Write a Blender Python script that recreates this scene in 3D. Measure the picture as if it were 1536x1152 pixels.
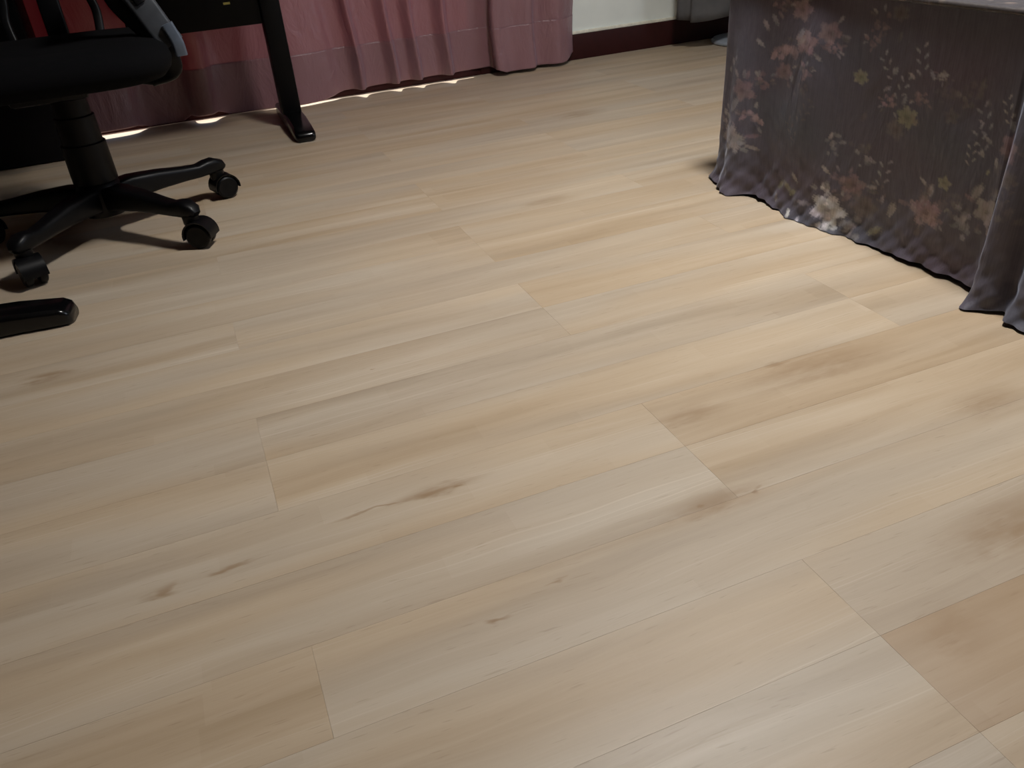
import bpy, bmesh, math, random
import numpy as np
from mathutils import Vector, Matrix
random.seed(7); rng = np.random.default_rng(7)
R = math.radians
for o in list(bpy.data.objects): bpy.data.objects.remove(o)
scene = bpy.context.scene
COL = scene.collection

# ---------------------------------------------------------------- camera
cam_d = bpy.data.cameras.new('camera'); cam = bpy.data.objects.new('camera', cam_d); COL.objects.link(cam)
cam_d.sensor_width = 36.0; cam_d.lens = 28.65; cam_d.clip_start = 0.02
cam.matrix_world = Matrix.Translation((0, 0, 0.72)) @ Matrix(((0.924717, 0.255069, -0.282558), (-0.373701, 0.467065, -0.801373), (-0.072432, 0.846635, 0.527222))).to_4x4()
scene.camera = cam
# ---------------------------------------------------------------- world, sun, daylight
scene.view_settings.view_transform = 'Standard'; scene.view_settings.look = 'None'
scene.view_settings.gamma = 1.0; scene.view_settings.use_curve_mapping = False
scene.view_settings.exposure = 0.0
w = bpy.data.worlds.new('sky'); scene.world = w; w.use_nodes = True
w.node_tree.nodes['Background'].inputs[0].default_value = (0.62, 0.75, 1.0, 1)
w.node_tree.nodes['Background'].inputs[1].default_value = 0.8
def light(name, kind, loc, direction, energy, color, **kw):
    d = bpy.data.lights.new(name, kind); d.energy = energy; d.color = color
    for k, v in kw.items(): setattr(d, k, v)
    o = bpy.data.objects.new(name, d); COL.objects.link(o); o.location = loc
    o.rotation_euler = Vector(direction).to_track_quat('-Z', 'Y').to_euler()
    return o
SUN_E, LAMP_W, DAY_W = 8.0, 36.5, 20.0
light('sun', 'SUN', (0.3, 6, 5), (0.06, -0.58, -0.81), SUN_E, (1.0, 0.96, 0.9), angle=R(0.6))
light('window_daylight', 'AREA', (3.32, 0.5, 1.5), (-1, 0, -0.15), DAY_W, (0.80, 0.86, 1.0), shape='RECTANGLE', size=1.35, size_y=1.15)
light('ceiling_lamp_light', 'AREA', (1.12, 1.3, 2.25), (0, 0, -1), LAMP_W, (1.0, 0.97, 0.93), shape='DISK', size=0.36, spread=R(148))

# ---------------------------------------------------------------- helpers
def link(o, parent=None):
    COL.objects.link(o)
    if parent: o.parent = parent
    return o
def empty(name, loc=(0, 0, 0), rz=0.0):
    o = bpy.data.objects.new(name, None); o.empty_display_size = 0.05
    o.location = loc; o.rotation_euler = (0, 0, rz); return link(o)
def tag(o, label, cat, group=None):
    o['label'] = label; o['category'] = cat
    if group: o['group'] = group
    return o
def structure(o): o['kind'] = 'structure'; return o
def mesh_obj(name, me, mat, parent=None, smooth=True, angle=35):
    if mat and not me.materials: me.materials.append(mat)
    if smooth:
        me.polygons.foreach_set('use_smooth', [True] * len(me.polygons))
        try: me.set_sharp_from_angle(angle=R(angle))
        except Exception: pass
    return link(bpy.data.objects.new(name, me), parent)
def bm_obj(name, bm, mat, parent=None, smooth=True, angle=35):
    bmesh.ops.recalc_face_normals(bm, faces=bm.faces)
    me = bpy.data.meshes.new(name); bm.to_mesh(me); bm.free()
    return mesh_obj(name, me, mat, parent, smooth, angle)
def box(bm, x0, x1, y0, y1, z0, z1, bevel=0.0, seg=2):
    g = bmesh.ops.create_cube(bm, size=1.0); vs = g['verts']
    for v in vs: v.co = Vector(((x0 + x1) / 2 + v.co.x * (x1 - x0), (y0 + y1) / 2 + v.co.y * (y1 - y0), (z0 + z1) / 2 + v.co.z * (z1 - z0)))
    if bevel:
        es = list({e for v in vs for e in v.link_edges})
        bmesh.ops.bevel(bm, geom=es, offset=bevel, segments=seg, affect='EDGES', profile=0.5)
def box_obj(name, dims, mat, parent=None, bevel=0.0, seg=2):
    bm = bmesh.new(); box(bm, *dims, bevel=bevel, seg=seg); return bm_obj(name, bm, mat, parent, smooth=bevel > 0)
def lathe(bm, prof, n=32, c=(0, 0, 0)):
    rings = []
    for r, z in prof:
        rings.append([bm.verts.new((c[0] + r * math.cos(2 * math.pi * i / n), c[1] + r * math.sin(2 * math.pi * i / n), c[2] + z)) for i in range(n)])
    for a, b in zip(rings, rings[1:]):
        for i in range(n): bm.faces.new((a[i], a[(i + 1) % n], b[(i + 1) % n], b[i]))
    bm.faces.new(rings[0][::-1]); bm.faces.new(rings[-1])
def rrect(hw, hh, r, k=3):
    r = min(r, hw * 0.98, hh * 0.98); pts = []
    for cx_, cy_, a0 in ((hw - r, hh - r, 0), (-hw + r, hh - r, 90), (-hw + r, -hh + r, 180), (hw - r, -hh + r, 270)):
        for i in range(k + 1):
            a = R(a0 + 90 * i / k); pts.append((cx_ + r * math.cos(a), cy_ + r * math.sin(a)))
    return pts
def catmull(pts, n):
    P = [Vector(p) for p in pts]; P = [2 * P[0] - P[1]] + P + [2 * P[-1] - P[-2]]; out = []
    for i in range(1, len(P) - 2):
        for j in range(n):
            t = j / n; a, b, c, d = P[i - 1:i + 3]
            out.append(0.5 * ((2 * b) + (c - a) * t + (2 * a - 5 * b + 4 * c - d) * t * t + (3 * b - a - 3 * c + d) * t ** 3))
    out.append(P[-2]); return out
def sweep(bm, path, secs, up=(0, 0, 1)):
    """loft closed 2-D sections (side, up) along a 3-D path, capped"""
    path = [Vector(p) for p in path]; up = Vector(up); rings = []
    for i, p in enumerate(path):
        t = (path[min(i + 1, len(path) - 1)] - path[max(i - 1, 0)]).normalized()
        s = t.cross(up).normalized(); u = s.cross(t).normalized()
        sec = secs[i] if isinstance(secs, list) and isinstance(secs[0], list) else secs
        rings.append([bm.verts.new(p + s * a + u * b) for a, b in sec])
    n = len(rings[0])
    for a, b in zip(rings, rings[1:]):
        for i in range(n): bm.faces.new((a[i], a[(i + 1) % n], b[(i + 1) % n], b[i]))
    bm.faces.new(rings[0][::-1]); bm.faces.new(rings[-1])
def tube(bm, path, r, n=10, up=(0, 0, 1)):
    sweep(bm, path, [(r * math.cos(2 * math.pi * i / n), r * math.sin(2 * math.pi * i / n)) for i in range(n)], up)
def grid_mesh(name, P):
    """P: (nu, nv, 3) array -> quad grid mesh"""
    nu, nv = P.shape[:2]; idx = np.arange(nu * nv).reshape(nu, nv)
    q = np.stack([idx[:-1, :-1], idx[1:, :-1], idx[1:, 1:], idx[:-1, 1:]], -1).reshape(-1, 4)
    me = bpy.data.meshes.new(name); me.from_pydata(P.reshape(-1, 3).tolist(), [], q.tolist()); me.update(); return me

# ---------------------------------------------------------------- materials
def srgb(r, g, b):
    f = lambda c: (c / 255 / 12.92) if c <= 10 else ((c / 255 + 0.055) / 1.055) ** 2.4
    return (f(r), f(g), f(b), 1.0)
class NT:
    def __init__(s, name):
        s.m = bpy.data.materials.new(name); s.m.use_nodes = True; s.t = s.m.node_tree
        s.b = s.t.nodes['Principled BSDF']
    def n(s, kind, **kw):
        nd = s.t.nodes.new(kind)
        for k, v in kw.items():
            if isinstance(k, str) and hasattr(nd, k): setattr(nd, k, v)
        return nd
    def l(s, a, b): s.t.links.new(a, b)
    def val(s, sock, v):
        if hasattr(v, 'is_output') or isinstance(v, bpy.types.NodeSocket): s.l(v, sock)
        else: sock.default_value = v
    def math(s, op, a, b=0.0, c=None, clamp=False):
        nd = s.t.nodes.new('ShaderNodeMath'); nd.operation = op; nd.use_clamp = clamp
        s.val(nd.inputs[0], a); s.val(nd.inputs[1], b)
        if c is not None: s.val(nd.inputs[2], c)
        return nd.outputs[0]
    def vmath(s, op, a, b=None, out=0):
        nd = s.t.nodes.new('ShaderNodeVectorMath'); nd.operation = op; s.val(nd.inputs[0], a)
        if b is not None: s.val(nd.inputs[1], b)
        return nd.outputs[out]
    def noise(s, vec, scale=1.0, detail=3.0, rough=0.55, dist=0.0):
        nd = s.t.nodes.new('ShaderNodeTexNoise'); s.val(nd.inputs['Vector'], vec)
        nd.inputs['Scale'].default_value = scale; nd.inputs['Detail'].default_value = detail
        nd.inputs['Roughness'].default_value = rough; nd.inputs['Distortion'].default_value = dist
        return nd.outputs[0]
    def ramp(s, fac, stops):
        nd = s.t.nodes.new('ShaderNodeValToRGB'); s.val(nd.inputs[0], fac); e = nd.color_ramp.elements
        e[0].position, e[0].color = stops[0]; e[1].position, e[1].color = stops[-1]
        for p, c in stops[1:-1]: x = e.new(p); x.color = c
        return nd.outputs[0]
    def maprange(s, v, a, b, c=0.0, d=1.0, smooth=True):
        nd = s.t.nodes.new('ShaderNodeMapRange'); nd.interpolation_type = 'SMOOTHSTEP' if smooth else 'LINEAR'
        s.val(nd.inputs[0], v)
        for i, x in enumerate((a, b, c, d)): nd.inputs[i + 1].default_value = x
        return nd.outputs[0]
    def mix(s, f, a, b, mode='MIX'):
        nd = s.t.nodes.new('ShaderNodeMix'); nd.data_type = 'RGBA'; nd.blend_type = mode
        s.val(nd.inputs['Factor'], f)
        s.val([i for i in nd.inputs if i.name == 'A' and i.type == 'RGBA'][0], a)
        s.val([i for i in nd.inputs if i.name == 'B' and i.type == 'RGBA'][0], b)
        return [o for o in nd.outputs if o.type == 'RGBA'][0]
    def bump(s, h, strength=0.2, dist=0.002):
        nd = s.t.nodes.new('ShaderNodeBump'); nd.inputs['Strength'].default_value = strength
        nd.inputs['Distance'].default_value = dist; s.val(nd.inputs['Height'], h); s.l(nd.outputs[0], s.b.inputs['Normal'])
    def set(s, **kw):
        names = dict(color='Base Color', rough='Roughness', metal='Metallic', spec='Specular IOR Level', sheen='Sheen Weight', coat='Coat Weight', trans='Transmission Weight', sheen_rough='Sheen Roughness', sheen_tint='Sheen Tint')
        for k, v in kw.items(): s.val(s.b.inputs[names[k]], v)
        return s
    def pos(s): return s.t.nodes.new('ShaderNodeNewGeometry').outputs['Position']
    def obj(s): return s.t.nodes.new('ShaderNodeTexCoord').outputs['Object']
def plain(name, rgb, rough=0.5, spec=0.5, var=0.12, scale=40.0, bump=0.05, **kw):
    t = NT(name); v = t.obj(); nz = t.noise(v, scale, 4)
    c = srgb(*rgb); d = tuple(x * (1 - var) for x in c[:3]) + (1,); e = tuple(min(1, x * (1 + var)) for x in c[:3]) + (1,)
    t.set(color=t.ramp(nz, [(0.3, d), (0.7, e)]), spec=spec, rough=t.maprange(nz, 0.2, 0.8, rough * 0.88, min(1, rough * 1.1)), **kw)
    if bump: t.bump(nz, bump, 0.001)
    return t.m
black_plastic = plain('black_plastic', (8, 8, 10), 0.40, 0.22, bump=0.08, scale=300)
gloss_black = plain('gloss_black_paint', (8, 8, 9), 0.2, 0.4)
black_wood = plain('black_wood', (7, 6, 7), 0.5, 0.15)
black_fabric = plain('black_fabric', (8, 8, 10), 0.95, 0.1, scale=500, bump=0.3)
grey_plastic = plain('grey_plastic', (58, 61, 66), 0.4, 0.5)
pale_plastic = plain('pale_blue_grey_plastic', (80, 89, 102), 0.4, 0.5)
maroon = plain('maroon_paint', (52, 17, 17), 0.55, 0.25)
cream = plain('cream_strip', (240, 238, 222), 0.6, 0.3)
wall_mat = plain('wall_paint', (240, 246, 242), 0.8, 0.2, var=0.03, scale=6, bump=0.1)
dark_wall = plain('low_bounce_brown', (88, 74, 64), 0.8, 0.2)  # invented dark brown for the unseen walls, to cut bounce light
ceil_mat = plain('ceiling_paint', (150, 146, 140), 0.9, 0.2, var=0.03)
white_metal = plain('white_frame', (215, 215, 212), 0.4, 0.5, var=0.03)
disc_grey = plain('grey_enamel', (150, 158, 168), 0.4, 0.5, var=0.05)
chrome = plain('steel', (150, 152, 155), 0.3, 0.5, metal=0.9)
mattress_mat = plain('mattress_ticking', (190, 185, 178), 0.9, 0.1)
yellow_print = plain('yellow_sticker', (210, 195, 110), 0.6, 0.2)
def make_glass():
    t = NT('window_glass'); tr = t.n('ShaderNodeBsdfTransparent'); gl = t.n('ShaderNodeBsdfGlossy'); gl.inputs['Roughness'].default_value = 0.02
    mx = t.n('ShaderNodeMixShader'); mx.inputs[0].default_value = 0.05; t.l(tr.outputs[0], mx.inputs[1]); t.l(gl.outputs[0], mx.inputs[2])
    t.l(mx.outputs[0], t.t.nodes['Material Output'].inputs[0]); return t.m
glass = make_glass()
def make_lamp():
    t = NT('lamp_diffuser'); t.b.inputs['Emission Color'].default_value = (1, 0.95, 0.86, 1); t.b.inputs['Emission Strength'].default_value = 4; t.set(color=(0.9, 0.9, 0.88, 1)); return t.m
lamp_mat = make_lamp()

# ---------------------------------------------------------------- floor of planks
KNOTS = [  # x, y, half length, half width, strength : knots and stains printed in the boards
    (0.19, 0.885, 0.065, 0.013, 0.55), (0.215, 0.880, 0.014, 0.006, 0.8), (0.10, 0.885, 0.05, 0.004, 0.7),
    (0.515, 0.690, 0.075, 0.022, 0.5), (0.50, 0.695, 0.012, 0.006, 0.7), (0.57, 0.685, 0.010, 0.006, 0.6),
    (0.87, 0.905, 0.14, 0.050, 0.42), (0.80, 0.938, 0.03, 0.012, 0.5), (0.60, 0.880, 0.06, 0.022, 0.4),
    (1.00, 0.706, 0.07, 0.03, 0.35), (-0.36, 1.535, 0.05, 0.02, 0.6), (-0.18, 0.849, 0.02, 0.012, 0.55), (-0.094, 0.858, 0.025, 0.006, 0.5),
    (0.185, 0.631, 0.014, 0.007, 0.6), (0.266, 0.653, 0.010, 0.004, 0.5), (1.27, 2.64, 0.09, 0.05, 0.4),
    (0.83, 0.49, 0.12, 0.05, 0.45), (0.62, 0.40, 0.04, 0.035, 0.35), (0.176, 1.257, 0.004, 0.003, 1.0), (0.81, 1.885, 0.07, 0.03, 0.3)]
def make_floor_mat():
    t = NT('light_oak_vinyl'); P = t.pos()
    at = t.n('ShaderNodeAttribute'); at.attribute_type = 'OBJECT'; at.attribute_name = 'tone'
    ao = t.n('ShaderNodeAttribute'); ao.attribute_type = 'OBJECT'; ao.attribute_name = 'shift'
    cv = t.n('ShaderNodeCombineXYZ'); t.l(ao.outputs['Fac'], cv.inputs[0]); t.l(ao.outputs['Fac'], cv.inputs[2])
    V = t.vmath('ADD', P, cv.outputs[0])
    warp = t.noise(t.vmath('MULTIPLY', V, (2.0, 6.0, 1)), 1.0, 2)
    wv = t.n('ShaderNodeCombineXYZ'); t.l(t.math('MULTIPLY', t.math('SUBTRACT', warp, 0.5), 0.05), wv.inputs[1])
    V2 = t.vmath('ADD', V, wv.outputs[0])
    broad = t.noise(t.vmath('MULTIPLY', V2, (1.3, 17.0, 1)), 1.0, 3, 0.5)
    streak = t.noise(t.vmath('MULTIPLY', V2, (2.6, 70.0, 1)), 1.0, 3, 0.6)
    fine = t.noise(t.vmath('MULTIPLY', V2, (14.0, 420.0, 1)), 1.0, 2, 0.6)
    pores = t.noise(t.vmath('MULTIPLY', V2, (28.0, 330.0, 1)), 1.0, 1, 0.5)
    hue = t.noise(t.vmath('MULTIPLY', V, (1.1, 5.5, 1)), 1.0, 2, 0.5)
    f = t.math('ADD', t.math('MULTIPLY', broad, 0.70), t.math('MULTIPLY', streak, 0.22))
    f = t.math('ADD', f, t.math('MULTIPLY', fine, 0.10))
    sp = t.n('ShaderNodeSeparateXYZ'); t.l(V2, sp.inputs[0]); sq = t.n('ShaderNodeSeparateXYZ'); t.l(P, sq.inputs[0])
    ks = t.math('FLOOR', t.math('DIVIDE', t.math('ADD', sq.outputs[1], 3.7840), 0.042833))     # three printed strips a board
    w1 = t.n('ShaderNodeTexWhiteNoise'); w1.noise_dimensions = '1D'; t.l(ks, w1.inputs['W'])
    kx = t.math('FLOOR', t.math('DIVIDE', t.math('ADD', sp.outputs[0], t.math('MULTIPLY', w1.outputs[0], 5.0)), 0.34))
    kc = t.n('ShaderNodeCombineXYZ'); t.l(ks, kc.inputs[0]); t.l(kx, kc.inputs[1])
    w2 = t.n('ShaderNodeTexWhiteNoise'); w2.noise_dimensions = '2D'; t.l(kc.outputs[0], w2.inputs['Vector'])
    f = t.math('ADD', f, t.math('MULTIPLY', t.math('SUBTRACT', w2.outputs[0], 0.5), 0.075))
    f = t.math('ADD', f, t.math('MULTIPLY', at.outputs['Fac'], 0.07))
    col = t.ramp(f, [(0.32, srgb(156, 136, 111)), (0.47, srgb(177, 158, 135)), (0.57, srgb(188, 171, 149)), (0.74, srgb(203, 189, 170))])
    grey = t.mix(t.maprange(hue, 0.36, 0.66), srgb(190, 166, 134), srgb(178, 168, 154))
    col = t.mix(0.38, col, grey)
    # knots
    kw = t.noise(t.vmath('MULTIPLY', P, (14, 50, 1)), 1.0, 3, 0.6)
    kv = t.n('ShaderNodeCombineXYZ'); kd = t.math('SUBTRACT', kw, 0.5)
    t.l(t.math('MULTIPLY', kd, 0.10), kv.inputs[0]); t.l(t.math('MULTIPLY', kd, 0.035), kv.inputs[1])
    PK = t.vmath('ADD', P, kv.outputs[0]); acc = None
    for x, y, a, b, s in KNOTS:
        d = t.vmath('LENGTH', t.vmath('MULTIPLY', t.vmath('SUBTRACT', PK, (x, y, 0)), (1 / a, 1 / b, 0)), out=1)
        v = t.maprange(d, 0.1, 1.4, min(1.0, s * 1.35), 0.0); acc = v if acc is None else t.math('MAXIMUM', acc, v)
    acc = t.math('MULTIPLY', acc, t.maprange(kw, 0.2, 0.75, 0.5, 1.25), clamp=True)
    col = t.mix(acc, col, srgb(144, 117, 86))
    col = t.mix(t.maprange(pores, 0.66, 0.78, 0.0, 0.22), col, srgb(120, 96, 70))
    scr = t.noise(t.vmath('MULTIPLY', V2, (1.6, 300.0, 1)), 1.0, 1, 0.5)  # pale scratch streaks, their sheen painted in as lighter colour
    scm = t.math('MULTIPLY', t.maprange(scr, 0.60, 0.74), t.maprange(broad, 0.45, 0.65, 0.0, 0.35))
    col = t.mix(scm, col, srgb(214, 203, 188))
    col = t.mix(t.maprange(at.outputs['Fac'], -1.2, -0.25, 0.42, 0.0), col, srgb(170, 136, 98))
    t.set(color=col, spec=0.5, rough=t.maprange(streak, 0.3, 0.7, 0.44, 0.52))
    t.bump(t.math('ADD', fine, t.math('MULTIPLY', pores, -0.5)), 0.12, 0.0006)
    return t.m
floor_mat = make_floor_mat()
X0, X1, Y0, Y1, ZC, YB = -2.2, 3.2, -1.6, 3.53, 2.32, 3.53
sub_mat = plain('screed', (96, 84, 70), 0.9, 0.1)
floor = structure(box_obj('floor', (X0, X1, Y0, Y1, -0.06, -0.004), sub_mat))
PW, PL = 0.1285, 1.09
cache = {}
def plank_mesh(l, wd):
    k = (round(l, 4), round(wd, 4))
    if k not in cache:
        bm = bmesh.new(); c = 0.00012; g = 0.0
        lo = [(g, g), (l - g, g), (l - g, wd - g), (g, wd - g)]; hi = [(c, c), (l - c, c), (l - c, wd - c), (c, wd - c)]
        A = [bm.verts.new((x, y, -0.0039)) for x, y in lo]; B = [bm.verts.new((x, y, -0.0005)) for x, y in lo]; Cc = [bm.verts.new((x, y, 0)) for x, y in hi]
        for U, V in ((A, B), (B, Cc)):
            for i in range(4): bm.faces.new((U[i], U[(i + 1) % 4], V[(i + 1) % 4], V[i]))
        bm.faces.new(Cc); bm.faces.new(A[::-1])
        bmesh.ops.recalc_face_normals(bm, faces=bm.faces)
        me = bpy.data.meshes.new('plank'); bm.to_mesh(me); bm.free(); me.materials.append(floor_mat); cache[k] = me
    return cache[k]
PHASE = {0: 1, 1: 1, 2: 0, 3: 1, 4: 1, 5: 0, 6: 0, 7: 1, 8: 1, 9: 0, 10: 1}
TONE = {(0, 1): -1.0, (1, 1): -0.5, (3, 1): -0.35, (4, 1): -0.42, (2, 0): 0.5, (4, 0): 0.5, (0, 0): 0.45}
row0 = math.floor((Y0 - 0.2995) / PW); row1 = math.ceil((Y1 - 0.2995) / PW)
for r in range(row0, row1):
    ya, yb = max(Y0, 0.2995 + PW * r), min(Y1, 0.2995 + PW * (r + 1))
    ph = PHASE.get(r, random.randint(0, 1)); x = -0.025 + (0.57 if ph else 0.0) - PL * 3; k = -3
    while x < X1:
        xa, xb = max(X0, x), min(X1, x + PL)
        if xb - xa > 0.01:
            o = link(bpy.data.objects.new('plank', plank_mesh(xb - xa, yb - ya)), floor); o.location = (xa, ya, 0)
            o['tone'] = TONE.get((r, k + ph), random.uniform(-0.4, 0.45)) if r in (0, 1, 2, 3, 4) else random.uniform(-0.4, 0.45)
            o['shift'] = random.uniform(0, 60)
        x += PL; k += 1

# ---------------------------------------------------------------- room shell
def wall_with_hole(name, axis, pos, th, a0, a1, h0, h1, z0, z1):
    bm = bmesh.new()
    for (u0, u1, v0, v1) in ((a0, h0, 0, ZC), (h1, a1, 0, ZC), (h0, h1, 0, z0), (h0, h1, z1, ZC)):
        if axis == 'y': box(bm, u0, u1, pos, pos + th, v0, v1)
        else: box(bm, pos, pos + th, u0, u1, v0, v1)
    return structure(bm_obj(name, bm, wall_mat, smooth=False))
WX0, WX1, WZ0, WZ1 = -1.25, 1.22, 0.03, 2.05
wall_with_hole('wall_back', 'y', YB, 0.06, X0, X1, WX0, WX1, WZ0, WZ1)
wall_with_hole('wall_right', 'x', X1, 0.08, Y0, Y1, -0.2, 1.2, 0.9, 2.1)
structure(box_obj('wall_left', (X0 - 0.08, X0, Y0, Y1, 0, ZC), dark_wall))
structure(box_obj('wall_front', (X0, X1, Y0 - 0.08, Y0, 0, ZC), dark_wall))
structure(box_obj('ceiling', (X0 - 0.08, X1 + 0.08, Y0 - 0.08, Y1 + 0.06, ZC, ZC + 0.08), ceil_mat))
bm = bmesh.new()
for a, b in ((X0, WX0), (WX1, X1)): box(bm, a, b, YB - 0.015, YB, 0.0005, 0.105, 0.002)
structure(bm_obj('baseboard_back', bm, maroon))
structure(box_obj('trim_2', (WX0 + 0.0005, WX1 - 0.0005, YB - 0.015, YB, 0.0005, 0.028), maroon, bevel=0.003))
structure(box_obj('baseboard_left', (X0, X0 + 0.015, Y0, Y1 - 0.016, 0.0005, 0.105), maroon, bevel=0.002))
structure(box_obj('baseboard_right', (X1 - 0.015, X1, Y0, Y1 - 0.016, 0.0005, 0.105), maroon, bevel=0.002))
structure(box_obj('trim_1', (WX1 + 0.1, X1, YB - 0.010, YB, 0.1055, 0.119), cream, bevel=0.003))
def window(name, axis, pos, u0, u1, v0, v1, fr):
    root = structure(empty(name, ((u0 + u1) / 2, pos, v0) if axis == 'y' else (pos, (u0 + u1) / 2, v0)))
    hw, h = (u1 - u0) / 2, v1 - v0
    def bar(nm, a0, a1, b0, b1, d0, d1, mat):
        return box_obj(nm, (a0, a1, d0, d1, b0, b1) if axis == 'y' else (d0, d1, a0, a1, b0, b1), mat, root, bevel=0.002 if nm != 'pane' else 0)
    for a0, a1, b0, b1 in ((-hw, hw, 0, 0.012), (-hw, hw, h - fr, h), (-hw, -hw + fr, 0.012, h - fr), (hw - fr, hw, 0.012, h - fr), (-fr / 2, fr / 2, 0.012, h - fr)):
        bar('window_frame', a0, a1, b0, b1, -0.012, 0.012, white_metal)
    for a0, a1 in ((-hw + fr, -fr / 2), (fr / 2, hw - fr)):
        bar('pane', a0, a1, 0.012, h - fr, -0.002, 0.002, glass)
window('window_1', 'y', YB + 0.04, WX0, WX1, WZ0, WZ1, 0.05)
window('window_2', 'x', X1 + 0.04, -0.2, 1.2, 0.9, 2.1, 0.05)
cl = tag(empty('ceiling_light', (1.12, 1.3, ZC)), 'round white ceiling light above the middle of the room', 'ceiling light')
bm = bmesh.new(); lathe(bm, [(0.24, -0.0005), (0.24, -0.03), (0.22, -0.035)], 40); bm_obj('lamp_base', bm, white_metal, cl)
bm = bmesh.new(); lathe(bm, [(0.215, -0.0355), (0.205, -0.048), (0.15, -0.053), (0.05, -0.055)], 40); bm_obj('diffuser', bm, lamp_mat, cl)

# ---------------------------------------------------------------- curtain
def make_curtain_mat():
    t = NT('mauve_satin'); v = t.obj(); nz = t.noise(t.vmath('MULTIPLY', v, (3, 3, 2)), 3.0, 3)
    wv = t.noise(t.vmath('MULTIPLY', v, (900, 900, 900)), 1.0, 1)
    col = t.mix(nz, srgb(134, 95, 101), srgb(148, 107, 113))
    t.set(color=col, rough=0.34, spec=0.9, sheen=0.15, sheen_rough=0.6, sheen_tint=(0.8, 0.75, 1.0, 1))
    wr = t.noise(t.vmath('MULTIPLY', v, (7, 7, 3)), 2.0, 4, 0.6, 0.6)
    t.bump(t.math('ADD', wr, t.math('MULTIPLY', wv, 0.03)), 0.55, 0.02)
    tl = t.n('ShaderNodeBsdfTranslucent'); tl.inputs[0].default_value = srgb(190, 40, 50)
    mx = t.n('ShaderNodeMixShader'); mx.inputs[0].default_value = 0.022
    t.l(t.b.outputs[0], mx.inputs[1]); t.l(tl.outputs[0], mx.inputs[2]); t.l(mx.outputs[0], t.t.nodes['Material Output'].inputs[0])
    return t.m
curtain_mat = make_curtain_mat()
# plan of the hem line (x, y): pleats that stand off the wall or touch the skirting
HEM = [(-1.62, 3.49), (-1.52, 3.45), (-1.42, 3.50), (-1.30, 3.44), (-1.20, 3.50), (-1.08, 3.44), (-0.97, 3.50), (-0.85, 3.45), (-0.74, 3.50), (-0.62, 3.44), (-0.52, 3.505), (-0.42, 3.50),
       (-0.36, 3.452), (-0.27, 3.445), (-0.20, 3.46), (-0.155, 3.504), (-0.08, 3.506), (0.00, 3.502), (0.035, 3.455), (0.085, 3.45), (0.125, 3.502), (0.21, 3.506), (0.32, 3.49), (0.42, 3.452), (0.55, 3.478), (0.60, 3.506), (0.655, 3.504), (0.685, 3.452), (0.712, 3.496), (0.75, 3.507), (0.80, 3.506), (0.835, 3.460), (0.858, 3.503),
       (0.90, 3.506), (0.935, 3.463), (0.962, 3.503), (1.03, 3.506), (1.07, 3.456), (1.10, 3.502), (1.15, 3.507), (1.22, 3.506), (1.275, 3.500), (1.262, 3.425), (1.285, 3.412), (1.34, 3.428), (1.43, 3.418), (1.47, 3.462), (1.55, 3.428), (1.61, 3.458), (1.655, 3.50)]
hp = catmull([(x, y, 0) for x, y in HEM], 12); hp = np.array([tuple(p) for p in hp]); hp[:, 1] = np.minimum(hp[:, 1], 3.508)
def hem_z(x): return np.interp(x, [-1.6, -0.42, -0.36, -0.19, -0.15, -0.02, 0.01, 0.11, 0.15, 0.22, 0.52, 0.62, 1.2, 1.26, 1.3], [0.02, 0.010, 0.022, 0.022, 0.006, 0.006, 0.024, 0.024, 0.006, 0.004, 0.007, 0.026, 0.030, 0.030, 0.014]) + np.where(x > 1.6, (x - 1.6) * 0.5, 0)
def curtain_sheet(z_of_t, ts, push=0.0):
    mid = 3.465; rows = []
    for tt in ts:
        z = z_of_t(hp[:, 0], tt); k = np.clip((z - 0.03) / 2.1, 0, 1)
        am = 1 - 0.45 * k ** 0.6
        y = mid + (hp[:, 1] - mid) * am - push
        x = hp[:, 0] + 0.018 * np.sin(z * 7 + hp[:, 0] * 3) * np.minimum(1, z * 3)
        rows.append(np.stack([x, y, z + 0 * x], -1))
    return np.stack(rows, 1)
cur = tag(empty('curtain', (0.0, 3.465, 0.0)), 'mauve satin curtain hanging in pleats to the floor over the window', 'curtain')
off = np.array([0.0, 3.465, 0.0])
panel = grid_mesh('curtain_panel', curtain_sheet(lambda x, t: 0.19 + t * 2.0, [0, .02, .04, .06, .08, .1, .13, .16, .2, .3, .45, .6, .8, 1.0]) - off)
mesh_obj('curtain_panel', panel, curtain_mat, cur, angle=180)
hemP = curtain_sheet(lambda x, t: hem_z(x) + t * (0.192 - hem_z(x)), [0, .03, .1, .25, .4, .55, .7, .85, .97, 1.0], 0.0012)
hm = grid_mesh('hem', hemP - off); ho = mesh_obj('hem', hm, curtain_mat, cur, angle=180)
md = ho.modifiers.new('thickness', 'SOLIDIFY'); md.thickness = 0.002; md.offset = 0
st = np.stack([hemP[:, -1, 0], hemP[:, -1, 1] - 0.0012, hemP[:, -1, 2]], -1) - off
bm = bmesh.new(); tube(bm, [tuple(p) for p in st[::2]], 0.0011, 5); bm_obj('stitching', bm, curtain_mat, cur)
rod = tag(empty('curtain_rod', (0.0, 3.465, 2.2)), 'dark curtain rod above the mauve curtain', 'curtain rod')
bm = bmesh.new(); tube(bm, [(-1.75, 0, 0.012), (1.78, 0, 0.012)], 0.0115, 14); bm_obj('rod', bm, gloss_black, rod)
for x in (-1.7, 1.72): bm = bmesh.new(); box(bm, x - 0.01, x + 0.01, 0.0, 0.0645, 0.004, 0.02, 0.002); bm_obj('bracket', bm, gloss_black, rod)

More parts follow.
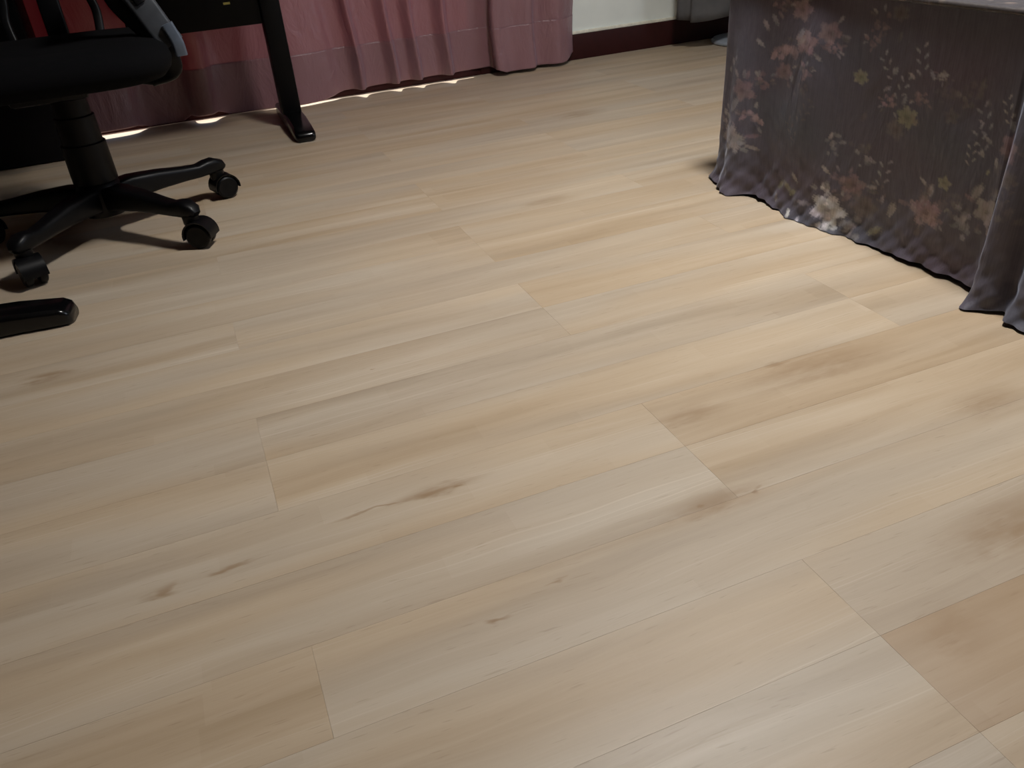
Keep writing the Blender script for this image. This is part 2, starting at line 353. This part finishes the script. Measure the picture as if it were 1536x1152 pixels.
# ---------------------------------------------------------------- desks
def foot_bar(name, parent, path, hw, h, mat):
    bm = bmesh.new(); n = len(path); secs = []
    for i, (p, kw, kh) in enumerate(path):
        secs.append([(a, b + h * kh / 2) for a, b in rrect(hw * kw, h * kh / 2, 0.010)])
    sweep(bm, [p for p, _, _ in path], secs); return bm_obj(name, bm, mat, parent, angle=50)
desk = tag(empty('desk', (0.352, 3.165, 0.0)), 'black desk on flat T-shaped legs standing against the mauve curtain', 'desk')
for sx in (0.0, -1.44):
    lg = box_obj('leg', (sx - 0.034, sx + 0.033, -0.03, 0.045, 0.040, 0.70), black_wood, desk, bevel=0.006)
    foot_bar('foot', desk, [((sx, 0.21, 0.0015), 0.7, 0.6), ((sx, 0.20, 0.0015), 0.95, 0.9), ((sx, 0.05, 0.0015), 1, 1), ((sx, -0.10, 0.0015), 1, 1), ((sx, -0.20, 0.0015), 1.0, 0.82), ((sx, -0.262, 0.0015), 0.98, 0.66), ((sx, -0.272, 0.0015), 0.9, 0.5), ((sx, -0.276, 0.0015), 0.72, 0.35)], 0.036, 0.05, gloss_black)
box_obj('drawer_box', (-0.47, -0.0345, 0.0, 0.20, 0.352, 0.6995), black_wood, desk, bevel=0.002)
dr = box_obj('drawer_front', (-0.468, -0.036, -0.014, -0.0005, 0.354, 0.695), black_wood, desk, bevel=0.002)
box_obj('sticker', (-0.150, -0.128, -0.0152, -0.0142, 0.425, 0.432), yellow_print, dr)
box_obj('desk_top', (-1.53, 0.09, -0.465, 0.235, 0.70, 0.73), black_wood, desk, bevel=0.003)
cab = tag(empty('storage_cabinet', (-0.66, 3.29, 0.0)), 'black storage cabinet standing on the floor under the desk', 'cabinet')
box_obj('cabinet_body', (-0.24, 0.245, -0.085, 0.10, 0.0005, 0.56), black_wood, cab, bevel=0.003)
for x0, x1 in ((-0.237, 0.001), (0.004, 0.242)):
    d = box_obj('cabinet_door', (x0, x1, -0.099, -0.0855, 0.004, 0.555), black_wood, cab, bevel=0.002)
    xm = x1 - 0.03 if x0 < -0.1 else x0 + 0.03
    bm = bmesh.new(); tube(bm, [(xm, -0.1, 0.30), (xm, -0.108, 0.31), (xm, -0.108, 0.37), (xm, -0.1, 0.38)], 0.003, 8, (1, 0, 0)); bm_obj('handle', bm, gloss_black, d)
tb = tag(empty('side_table', (-0.862, 1.795, 0.0)), 'black table beside the office chair with a long flat foot on the floor', 'table')
FT = [((-0.50, 0, 0.001), 0.8, 0.6), ((-0.48, 0, 0.001), 1, 0.9), ((0, 0, 0.001), 1, 1), ((0.38, 0.003, 0.001), 1, 1), ((0.43, 0.0, 0.001), 0.97, 0.96), ((0.515, -0.012, 0.001), 0.86, 0.84), ((0.53, -0.014, 0.001), 0.78, 0.68), ((0.536, -0.015, 0.001), 0.6, 0.45)]
foot_bar('foot', tb, FT, 0.044, 0.045, gloss_black)
o2 = foot_bar('foot', tb, [((a[0][0], a[0][1] - 0.75, a[0][2]), a[1], a[2]) for a in FT[:3]] + [((0.3, -0.75, 0.001), 1, 1), ((0.31, -0.75, 0.001), 0.8, 0.6)], 0.046, 0.052, gloss_black)
for y in (0, -0.75): box_obj('leg', (-0.04, 0.03, y - 0.03, y + 0.03, 0.045, 0.70), black_wood, tb, bevel=0.005)
box_obj('table_top', (-0.55, 0.20, -0.85, 0.30, 0.70, 0.73), black_wood, tb, bevel=0.003)

# ---------------------------------------------------------------- office chair
ch = tag(empty('office_chair', (-0.262, 2.312, 0.0)), 'black swivel office chair on a five-star base with casters', 'office chair')
bm = bmesh.new(); lathe(bm, [(0.030, 0.052), (0.052, 0.055), (0.060, 0.075), (0.058, 0.115), (0.052, 0.135), (0.046, 0.140)], 28); bm_obj('hub', bm, black_plastic, ch)
bm = bmesh.new(); lathe(bm, [(0.0540, 0.1405), (0.0530, 0.235), (0.051, 0.237), (0.048, 0.238), (0.0470, 0.300), (0.045, 0.302), (0.042, 0.303), (0.041, 0.345)], 28); bm_obj('column_cover', bm, black_plastic, ch)
def rot2(a, r, z): return (r * math.cos(a), r * math.sin(a), z)
RC = 0.315
wheel_me = None
for i in range(5):
    a = R(22 - 72 * i); bm = bmesh.new()
    prof = [(0.03, 0.032, 0.031, 0.096), (0.08, 0.030, 0.029, 0.102), (0.15, 0.026, 0.024, 0.101), (0.22, 0.022, 0.019, 0.096), (0.265, 0.021, 0.017, 0.093), (0.288, 0.022, 0.019, 0.096), (0.31, 0.022, 0.020, 0.097), (0.332, 0.019, 0.015, 0.092), (0.340, 0.012, 0.008, 0.086)]
    sweep(bm, [rot2(a, r, z) for r, hw, hh, z in prof], [rrect(hw, hh, 0.011) for r, hw, hh, z in prof])
    leg = bm_obj('base_leg', bm, black_plastic, ch, angle=50)
    # caster: fork hood with two wheels
    sw = R([18, -25, -70, 60, 130][i])
    cs = bpy.data.objects.new('caster', None); del cs
    bm = bmesh.new()
    lathe(bm, [(0.012, 0.050), (0.019, 0.060), (0.021, 0.082)], 14)
    hood = []; N = 14
    for s in (-0.0275, -0.010, 0.010, 0.0275):
        ring = []
        for k in range(N + 1):
            th = R(-8 + 200 * k / N); ring.append((0.0365 * math.cos(th) + 0.014, s, 0.0325 + 0.0370 * math.sin(th)))
        hood.append(ring)
    vin = [[bm.verts.new(p) for p in ring] for ring in hood]
    vou = [[bm.verts.new((0.014 + (p[0] - 0.014) * 0.90, p[1] * 0.93, 0.0325 + (p[2] - 0.0325) * 0.90)) for p in ring] for ring in hood]
    for L, inv in ((vin, False), (vou, True)):
        for r1, r2 in zip(L, L[1:]):
            for k in range(N): bm.faces.new((r1[k], r1[k + 1], r2[k + 1], r2[k]))
    for e in (0, -1):
        for k in range(N): bm.faces.new((vin[e][k], vin[e][k + 1], vou[e][k + 1], vou[e][k]))
    for k in (0, N):
        for j in range(3): bm.faces.new((vin[j][k], vin[j + 1][k], vou[j + 1][k], vou[j][k]))
    box(bm, -0.012, 0.030, -0.0045, 0.0045, 0.018, 0.056, 0.003)
    cs = bm_obj('caster', bm, black_plastic, ch, angle=40); cs.location = rot2(a, RC, 0.0); cs.rotation_euler = (0, 0, sw)
    for s in (-1, 1):
        if wheel_me is None:
            bm = bmesh.new(); lathe(bm, [(0.008, -0.0095), (0.0255, -0.0095), (0.0295, -0.0075), (0.0312, -0.003), (0.0312, 0.003), (0.0295, 0.0075), (0.0255, 0.0100), (0.018, 0.0085), (0.008, 0.0105)], 28)
            wo = bm_obj('wheel', bm, black_plastic, cs); wheel_me = wo.data
        else: wo = link(bpy.data.objects.new('wheel', wheel_me), cs)
        wo.location = (0.014, s * 0.0155, 0.0318); wo.rotation_euler = (R(-90 * s), 0, 0)
# seat, mechanism, arms, back
box_obj('mechanism', (-0.12, 0.055, -0.07, 0.09, 0.345, 0.378), black_plastic, ch, bevel=0.012)
bm = bmesh.new(); tube(bm, [(0.09, 0.0, 0.36), (0.17, -0.01, 0.358), (0.21, -0.02, 0.350)], 0.005, 8); bm_obj('height_lever', bm, black_plastic, ch)
bm = bmesh.new(); NS = 40; rings = []
for kr, z, ins in ((0.0, 0.376, 0.10), (0, 0.377, 0.05), (0, 0.384, 0.022), (0, 0.40, 0.006), (0, 0.42, 0.0), (0, 0.445, 0.006), (0, 0.460, 0.03), (0, 0.466, 0.08), (0, 0.465, 0.15)):
    ring = []
    for k in range(NS):
        th = 2 * math.pi * k / NS; e = 0.45; hx, hy = 0.262 - ins, 0.245 - ins
        cx_ = math.copysign(abs(math.cos(th)) ** e, math.cos(th)); sy = math.copysign(abs(math.sin(th)) ** e, math.sin(th))
        ring.append(bm.verts.new((hx * cx_, 0.0 + hy * sy, z - (0.022 * max(0, -sy - 0.6) if z > 0.4 else 0))))
    rings.append(ring)
for A, B in zip(rings, rings[1:]):
    for k in range(NS): bm.faces.new((A[k], A[(k + 1) % NS], B[(k + 1) % NS], B[k]))
bm.faces.new(rings[0][::-1]); bm.faces.new(rings[-1]); bm_obj('seat', bm, black_fabric, ch, angle=60)
def strap(name, pts, hw, hh, mat, parent, up=(0, 0, 1), n=6, r=0.006):
    bm = bmesh.new(); sweep(bm, catmull(pts, n), rrect(hw, hh, r), up); return bm_obj(name, bm, mat, parent, angle=60)
for s in (1, -1):
    UPV = (0, -1, 0.3)
    arm = strap('armrest_post', [(s * 0.20, -0.03, 0.368), (s * 0.255, -0.05, 0.385), (s * 0.245, -0.055, 0.44), (s * 0.200, -0.045, 0.50), (s * 0.170, -0.035, 0.55), (s * 0.165, -0.03, 0.61), (s * 0.185, -0.02, 0.668)], 0.022, 0.009, black_plastic, ch, UPV)
    strap('armrest_shell', [(s * 0.270, -0.075, 0.440), (s * 0.252, -0.07, 0.475), (s * 0.228, -0.065, 0.530), (s * 0.200, -0.055, 0.59), (s * 0.190, -0.045, 0.65)], 0.030, 0.010, grey_plastic, arm, UPV, r=0.009)
    strap('slot_shade', [(s * 0.226, -0.078, 0.535), (s * 0.208, -0.070, 0.575), (s * 0.195, -0.060, 0.63)], 0.012, 0.004, black_plastic, arm, UPV, r=0.0035)  # black strip laid on the shell for the shade inside its recess
    strap('armrest_clip', [(s * 0.283, -0.085, 0.415), (s * 0.281, -0.088, 0.445), (s * 0.268, -0.088, 0.487)], 0.014, 0.008, pale_plastic, arm, UPV)
    bm = bmesh.new(); box(bm, s * 0.19 - 0.04, s * 0.19 + 0.04, -0.13, 0.14, 0.665, 0.695, 0.012, 3); bm_obj('armrest_pad', bm, black_fabric, ch)
strap('back_spine', [(0, 0.12, 0.367), (0, 0.25, 0.372), (0, 0.285, 0.42), (0, 0.285, 0.52), (0, 0.31, 0.70), (0, 0.32, 0.86)], 0.026, 0.010, black_plastic, ch, (0, 1, 0.02))
for s in (1, -1):
    strap('back_rib', [(s * 0.10, 0.23, 0.43), (s * 0.108, 0.255, 0.50), (s * 0.10, 0.27, 0.56), (s * 0.13, 0.285, 0.63), (s * 0.20, 0.295, 0.70)], 0.011, 0.008, black_plastic, ch, (0, 1, 0.02))
bm = bmesh.new(); box(bm, -0.23, 0.23, 0.275, 0.305, 0.66, 1.05, 0.014, 3)
for v in bm.verts: v.co.y += 0.25 * v.co.x ** 2 * -1.0 + 0.02 + 0.06 * (v.co.z - 0.66)
bm_obj('backrest', bm, black_fabric, ch)

# ---------------------------------------------------------------- bed and floral bedspread
bed = tag(empty('bed', (1.76, 0.78, 0.0)), 'low bed hidden under a dark floral bedspread', 'bed')
box_obj('bed_frame', (-0.45, 0.45, -0.95, 0.95, 0.12, 0.26), black_wood, bed, bevel=0.005)
box_obj('mattress', (-0.46, 0.46, -0.97, 0.97, 0.261, 0.4685), mattress_mat, bed, bevel=0.03, seg=4)
for x in (-0.41, 0.41):
    for y in (-0.9, 0.9): box_obj('leg', (x - 0.03, x + 0.03, y - 0.03, y + 0.03, 0.0005, 0.12), black_wood, bed, bevel=0.004)
FLOWERS = [('f',1.51,0.439,22,'P'),('f',1.482,0.378,24,'P'),('f',1.418,0.405,21,'p'),('b',1.551,0.345,30,'P'),('f',1.551,0.309,18,'p'),('l',1.628,0.397,12,'w'),('l',1.599,0.411,13,'g'),('l',1.642,0.358,11,'w'),('b',1.474,0.318,14,'p'),('b',1.409,0.381,15,'p'),('b',1.582,0.443,16,'p'),('l',1.505,0.393,13,'g'),('b',1.282,0.439,16,'p'),('b',1.296,0.405,13,'p'),('f',1.243,0.458,15,'d'),('l',1.236,0.418,10,'d'),('f',1.322,0.333,14,'y'),('s',1.177,0.388,21,'g'),('s',1.257,0.365,19,'g'),('l',1.195,0.355,8,'w'),('l',1.149,0.364,9,'g'),('b',1.123,0.367,11,'w'),('l',1.235,0.357,9,'g'),('s',1.213,0.333,19,'g'),('l',1.252,0.322,9,'g'),('b',1.238,0.297,14,'P'),('f',1.193,0.279,20,'y'),('l',1.205,0.309,10,'g'),('f',1.094,0.301,14,'d'),('b',1.166,0.322,14,'p'),('b',1.113,0.339,16,'d'),('b',1.08,0.341,18,'d'),('b',1.045,0.352,17,'d'),('l',1.041,0.371,7,'d'),('f',1.681,0.249,25,'p'),('b',1.625,0.268,17,'p'),('l',1.706,0.212,20,'g'),('b',1.639,0.192,19,'P'),('b',1.734,0.178,15,'w'),('f',1.705,0.133,29,'w'),('b',1.673,0.124,17,'g'),('l',1.735,0.305,9,'g'),('l',1.745,0.285,7,'g'),('l',1.722,0.314,7,'g'),('b',1.752,0.136,12,'d'),('b',1.471,0.28,17,'d'),('s',1.46,0.239,19,'d'),('s',1.504,0.195,19,'d'),('l',1.3,0.26,11,'d'),('b',1.366,0.194,16,'g'),('l',1.378,0.205,9,'w'),('b',1.291,0.192,17,'d'),('b',1.281,0.174,14,'g'),('f',1.219,0.251,18,'d'),('l',1.21,0.236,9,'d'),('l',1.524,0.059,13,'y'),('l',1.493,0.062,16,'y'),('l',1.471,0.091,12,'w'),('l',1.474,0.055,12,'y'),('l',1.381,0.132,11,'w'),('b',1.328,0.12,18,'p'),('f',1.304,0.117,23,'p'),('f',1.361,0.048,32,'W'),('b',1.374,0.076,16,'W'),('f',1.273,0.077,26,'d'),('b',1.348,0.017,18,'W'),('b',1.285,0.023,23,'g'),('l',1.236,0.036,17,'y'),('l',1.465,0.01,10,'W'),('l',1.432,-0.003,11,'W'),('l',1.531,0.028,11,'w'),('b',1.398,-0.023,13,'g'),('s',1.233,0.162,22,'g'),('s',1.24,0.124,20,'d'),('l',1.203,0.092,17,'w'),('l',1.23,0.106,9,'g'),('f',1.117,0.114,30,'P'),('b',1.091,0.116,16,'p'),('b',1.139,0.114,14,'p'),('f',1.085,0.181,13,'y'),('l',1.134,0.171,9,'w'),('b',1.125,0.146,17,'d'),('b',1.048,0.146,23,'d'),('b',1.024,0.112,20,'g'),('l',1.013,0.185,18,'w'),('f',0.986,0.155,25,'w'),('b',0.97,0.193,16,'d'),('l',1.0,0.223,6,'y'),('b',1.038,0.128,18,'g'),('s',1.025,0.311,21,'g'),('s',0.984,0.335,17,'w'),('s',1.026,0.274,20,'g'),('s',1.039,0.248,16,'w'),('l',1.018,0.253,8,'w'),('l',1.011,0.277,9,'g'),('f',0.959,0.275,24,'p'),('b',0.965,0.244,18,'d'),('l',0.988,0.244,9,'w'),('b',0.96,0.212,15,'d'),('s',0.93,0.212,17,'d'),('b',0.926,0.168,20,'d'),('f',0.936,0.233,15,'d')]
WU = np.linspace(-1.4, 3.0, 881)
WS = np.cumsum(0.005 / np.interp(WU, [0.95, 1.28, 1.74, 1.9], [1.10, 1.38, 1.75, 1.2])); WS -= np.interp(0.95, WU, WS) - 0.95
def warp_u(u): return np.interp(u, WU, WS)
BASE, TINT = np.array(srgb(86, 89, 100)[:3]), np.array(srgb(93, 82, 93)[:3])
CK = {k: np.array(srgb(*v)[:3]) for k, v in dict(P=(160, 135, 138), p=(140, 119, 123), w=(164, 156, 152), W=(205, 200, 202), g=(148, 144, 148), y=(146, 142, 122), d=(116, 107, 107)).items()}
def paint(U, Zc):
    U = warp_u(U)
    col = np.tile(BASE, (U.size, 1))
    n1 = 0.5 + 0.25 * np.sin(U * 13 + 2 * np.sin(Zc * 17)) + 0.25 * np.sin(Zc * 19 + 1.3 + 2 * np.sin(U * 9))
    col += (TINT - BASE) * np.clip(n1, 0, 1)[:, None]
    pr = np.random.default_rng(11)
    def ell(u, z, a, b, ang, c, al=1.0, soft=0.35):
        m = np.nonzero((np.abs(U - u) < max(a, b) * 1.3) & (np.abs(Zc - z) < max(a, b) * 1.3))[0]
        if m.size == 0: return
        du, dz = U[m] - u, Zc[m] - z; ca, sa = math.cos(ang), math.sin(ang)
        p, q = (du * ca + dz * sa) / a, (-du * sa + dz * ca) / b
        wob = 0.12 * np.sin(du * 900 + dz * 400) + 0.1 * np.sin(dz * 1100 - du * 300)
        k = np.clip((1 + wob - np.sqrt(p * p + q * q)) / soft, 0, 1) * al
        sh = 1 + 0.14 * q + 0.10 * np.sin(p * 5)
        col[m] = col[m] * (1 - k[:, None]) + (c[None] * sh[:, None]) * k[:, None]
    def jit(c, s=0.12): return np.clip(c * (1 + pr.uniform(-s, s)) * (1 + pr.uniform(-0.05, 0.05, 3)), 0, 1)
    def flower(u, z, r, c, al):
        n = pr.integers(5, 7); a0 = pr.uniform(0, 6)
        for rr, sc in ((0.58, 1.0), (0.30, 0.85)):
            for i in range(n):
                a = a0 + 2 * math.pi * i / n + (0.5 if rr < 0.5 else 0)
                ell(u + r * rr * math.cos(a), z + r * rr * math.sin(a), r * 0.46, r * 0.34, a, jit(c) * sc, al * 0.9)
        ell(u, z, r * 0.2, r * 0.2, 0, c * 0.5, al)
    def leaf(u, z, r, c, al, a=None): ell(u, z, r, r * 0.42, pr.uniform(0.6, 2.5) if a is None else a, jit(c), al, 0.4)
    for k, u, z, r, c in FLOWERS:
        r = r * 0.00112; u = float(warp_u(u)); C = CK[c]; al = {'d': 0.55, 'W': 0.95}.get(c, 0.8)
        if k == 'f': flower(u, z, r, C, al)
        elif k == 'l': leaf(u, z, r, C, al)
        elif k == 's':
            a = pr.uniform(1.0, 2.1)
            for i in range(6):
                t = (i / 5 - 0.5) * 2 * r; sd = 1 if i % 2 else -1
                leaf(u + t * math.cos(a) - sd * r * 0.32 * math.sin(a), z + t * math.sin(a) + sd * r * 0.32 * math.cos(a), r * 0.30, C, al, a + sd * 0.7)
        if c in 'PWwp' and k in 'fb':
            for i in range(4):
                a = pr.uniform(0, 6.28); leaf(u + math.cos(a) * r * 1.35, z + math.sin(a) * r * 1.35, r * 0.42, CK['gdpw'[i]], 0.6, a)
        if k == 'b':
            for i in range(9):
                ell(u + pr.normal() * r * 0.45, z + pr.normal() * r * 0.5, r * pr.uniform(0.22, 0.5), r * pr.uniform(0.2, 0.35), pr.uniform(0, 3), jit(C, 0.22), al * pr.uniform(0.5, 1))
    # pattern goes on around the rest of the spread
    for i in range(80):
        u = pr.uniform(-1.2, 0.80) if i < 44 else pr.uniform(1.60, 2.5); z = pr.uniform(0.03, 0.46); c = CK['PpwgydP'[pr.integers(0, 7)]]
        if i % 3 == 0: flower(u, z, pr.uniform(0.016, 0.03), c, 0.75)
        else: leaf(u, z, pr.uniform(0.008, 0.014), c, 0.7)
    return col
def make_spread_mat(name, painted):
    t = NT(name); v = t.obj()
    rib = t.noise(t.vmath('MULTIPLY', v, (420, 420, 6)), 1.0, 1); sl = t.noise(v, 60.0, 3)
    if painted:
        a = t.n('ShaderNodeAttribute'); a.attribute_name = 'print'; base = a.outputs['Color']
    else:
        wn = t.n('ShaderNodeTexNoise'); wn.inputs['Scale'].default_value = 22; t.l(v, wn.inputs['Vector'])
        vo = t.n('ShaderNodeTexVoronoi'); vo.inputs['Scale'].default_value = 34; t.l(t.vmath('ADD', v, t.vmath('MULTIPLY', wn.outputs['Color'], (0.05, 0.05, 0))), vo.inputs['Vector'])
        base = t.mix(t.math('MULTIPLY', t.maprange(vo.outputs['Distance'], 0.25, 0.5, 0.85, 0.0), t.maprange(t.noise(v, 7.0, 3), 0.46, 0.58)), srgb(66, 60, 59), t.ramp(t.noise(v, 14.0, 2), [(0.4, srgb(112, 82, 80)), (0.6, srgb(126, 114, 102))]))
    col = t.mix(t.maprange(rib, 0.35, 0.7, 0.0, 0.18), base, srgb(40, 36, 38))
    t.set(color=col, rough=t.maprange(sl, 0.3, 0.7, 0.5, 0.7), spec=0.4, sheen=0.3, sheen_rough=0.35, sheen_tint=(0.72, 0.8, 1.0, 1))
    wr = t.noise(t.vmath('MULTIPLY', v, (9, 9, 4)), 1.0, 4, 0.6, 0.5)
    t.bump(t.math('ADD', wr, t.math('MULTIPLY', rib, 0.02)), 0.5, 0.02); return t.m
spread = tag(empty('bedspread', (1.76, 0.78, 0.0)), 'dark grey-brown bedspread with faded pink flowers draped to the floor', 'bedspread')
so = np.array([1.76, 0.78, 0.0])
# unrolled coordinate u = y along the long side, then round the far corner
u_vals = np.concatenate([np.linspace(-1.16, -0.30, 60), np.linspace(-0.29, -0.16, 24), np.linspace(-0.15, 0.72, 70), np.arange(0.724, 1.86, 0.0024), np.linspace(1.87, 2.8, 70)])
zt = np.concatenate([[0.0, 0.004], np.arange(0.008, 0.476, 0.0026), [0.4765]]) / 0.4765
YC, RAD, XS = 1.80, 0.045, 1.25
def base_path(u):
    x = np.full_like(u, XS); y = u.copy(); nx = np.full_like(u, -1.0); ny = np.zeros_like(u)
    a = (u - (YC - RAD)) / RAD; m = a > 0; aa = np.clip(a, 0, math.pi / 2)
    x = np.where(m, XS + RAD - RAD * np.cos(aa), x); y = np.where(m, YC - RAD + RAD * np.sin(aa), y)
    nx = np.where(m, -np.cos(aa), nx); ny = np.where(m, np.sin(aa), ny)
    YN = -0.235; b = ((YN + RAD) - u) / RAD; mb = b > 0; bb = np.clip(b, 0, math.pi / 2)      # near corner
    x = np.where(mb, XS + RAD - RAD * np.cos(bb) + np.clip(YN + RAD - u - RAD * math.pi / 2, 0, None), x); y = np.where(mb, YN + RAD - RAD * np.sin(bb), y)
    nx = np.where(mb, -np.cos(bb), nx); ny = np.where(mb, -np.sin(bb), ny)
    ex = np.clip(u - (YC - RAD) - RAD * math.pi / 2, 0, None)
    return x + ex, y, nx, ny
FLU = np.array([-1.16, -1.0, -0.85, -0.7, -0.55, -0.4, -0.3, -0.2, -0.1, 0.0, 0.1, 0.2, 0.3, 0.4, 0.5, 0.6, 0.68, 0.74, 0.765, 0.79, 0.835, 0.862, 0.878, 0.888, 0.905, 0.93, 0.948, 0.958, 0.99, 1.10, 1.20, 1.30, 1.38, 1.45, 1.52, 1.57, 1.61, 1.635, 1.66, 1.69, 1.715, 1.74, 1.78, 1.82, 1.86, 1.95, 2.05, 2.15, 2.3, 2.45, 2.6, 2.8])
FLD = np.array([0.0, 0.03, 0.0, 0.03, 0.0, 0.03, 0.01, 0.02, 0.03, -0.01, 0.03, -0.01, 0.03, 0.0, 0.03, -0.01, 0.025, -0.005, -0.01, 0.02, 0.026, 0.022, 0.0, -0.008, 0.022, 0.036, 0.034, -0.012, -0.026, -0.026, -0.024, -0.014, 0.0, 0.008, 0.004, -0.002, -0.006, 0.006, 0.032, 0.038, 0.030, 0.012, 0.010, 0.018, 0.012, 0.0, 0.02, 0.0, 0.02, 0.0, 0.02, 0.0])
def smooth_interp(u):
    v = np.interp(u, FLU, FLD); return v
fl = smooth_interp(u_vals); ker = np.array([1, 2, 3, 4, 3, 2, 1]) / 16.0
fl = np.convolve(np.pad(fl, 3, mode='edge'), ker, 'valid')
bx_, by_, nx_, ny_ = base_path(u_vals)
lift = np.interp(u_vals, [-0.2, 0.8, 0.87, 0.95, 0.965, 1.15, 1.3, 1.5, 1.6, 1.66, 1.72, 1.8, 2.8], [0.003, 0.003, 0.010, 0.002, 0.012, 0.010, 0.002, 0.002, 0.012, 0.002, 0.008, 0.006, 0.004])
Pg = np.zeros((len(u_vals), len(zt), 3))
for j, t in enumerate(zt):
    z = lift + t * (0.4765 - lift); d = 1 - t
    ridge = 0.010 * np.exp(-((u_vals - 1.46) / 0.05) ** 2) * np.sin(math.pi * min(1, d * 1.1)) 
    prof = d ** 1.35 + 0.0
    k = np.where((u_vals > 0.87) & (u_vals < 0.97), d ** 0.75, prof)
    curl = 0.016 * np.exp(-(z - lift) / 0.018)         # hem kicks outwards where it meets the floor
    cr = np.exp(-(z - lift) / 0.05) * (0.0030 * np.sin(u_vals * 95 + 60 * z) + 0.0026 * np.sin(u_vals * 61 - 130 * z + 1.0) + 0.0018 * np.sin(u_vals * 190 + 170 * z))
    outw = fl * k + ridge + curl * 0.8 + cr + 0.003 * np.sin(u_vals * 23 + 2 * np.sin(z * 9)) * d
    Pg[:, j, 0] = bx_ + nx_ * outw; Pg[:, j, 1] = by_ + ny_ * outw; Pg[:, j, 2] = z
sk = grid_mesh('skirt', Pg - so)
U = np.repeat(u_vals, len(zt)); Zc = Pg[:, :, 2].reshape(-1)
rgb = np.ones((U.size, 4), np.float32); rgb[:, :3] = paint(U, Zc)
at = sk.attributes.new('print', 'FLOAT_COLOR', 'POINT'); at.data.foreach_set('color', rgb.reshape(-1))
spread_mat = make_spread_mat('floral_print', True)
mesh_obj('skirt', sk, spread_mat, spread, angle=180)
box_obj('top_panel', (-0.517, 0.50, -1.0, 1.027, 0.4775, 0.4875), make_spread_mat('floral_print_top', False), spread, bevel=0.004, seg=3)

# ---------------------------------------------------------------- stand with a hanging cloth by the wall
sd = tag(empty('coat_stand', (2.455, 3.345, 0.0)), 'stand with a round grey base on the floor by the dark skirting', 'coat stand')
bm = bmesh.new(); lathe(bm, [(0.146, 0.0005), (0.152, 0.006), (0.152, 0.012), (0.144, 0.020), (0.09, 0.027), (0.03, 0.034), (0.018, 0.036)], 40); bm_obj('base', bm, disc_grey, sd)
bm = bmesh.new(); lathe(bm, [(0.0125, 0.0361), (0.0125, 1.62), (0.006, 1.64)], 16); bm_obj('pole', bm, disc_grey, sd)
for i in range(4):
    a = R(45 + 90 * i); bm = bmesh.new(); tube(bm, catmull([rot2(a, 0.012, 1.55), rot2(a, 0.06, 1.56), rot2(a, 0.09, 1.60)], 4), 0.005, 8); bm_obj('hook', bm, disc_grey, sd)
cloth_mat = plain('grey_cloth', (92, 91, 92), 0.9, 0.2, var=0.2, scale=9, bump=0.2)
nu, nv = 72, 40; G = np.zeros((nu, nv, 3))
for i in range(nu):
    a = 2 * math.pi * i / (nu - 1)
    for j in range(nv):
        t = j / (nv - 1); z = 0.128 + t * 1.40 + (1 - t) * (0.012 * (math.cos(a) + 1) + 0.008 * math.sin(a * 3))
        wx = 0.315 * (1 - t) + 0.30 * min(1, (1 - t) * 4) * t * 0.95 + 0.02; wy = 0.075 + 0.02 * (1 - t)
        f = 1 + (0.05 * math.sin(a * 7) + 0.05 * math.sin(a * 11 + 1)) * (1 - 0.5 * t); e = 1.0
        cx_ = math.copysign(abs(math.cos(a)) ** e, math.cos(a)); sy = math.copysign(abs(math.sin(a)) ** e, math.sin(a))
        G[i, j] = (wx * cx_ * f, wy * sy * f - 0.01, z)
gm = tag(empty('hanging_cloth', (2.455, 3.345, 0.13)), 'long grey cloth hanging from the stand in front of the white wall', 'cloth')
go = mesh_obj('cloth_panel', grid_mesh('cloth_panel', G - np.array([0, 0, 0.13])), cloth_mat, gm, angle=180)
md = go.modifiers.new('thickness', 'SOLIDIFY'); md.thickness = 0.003; md.offset = 0
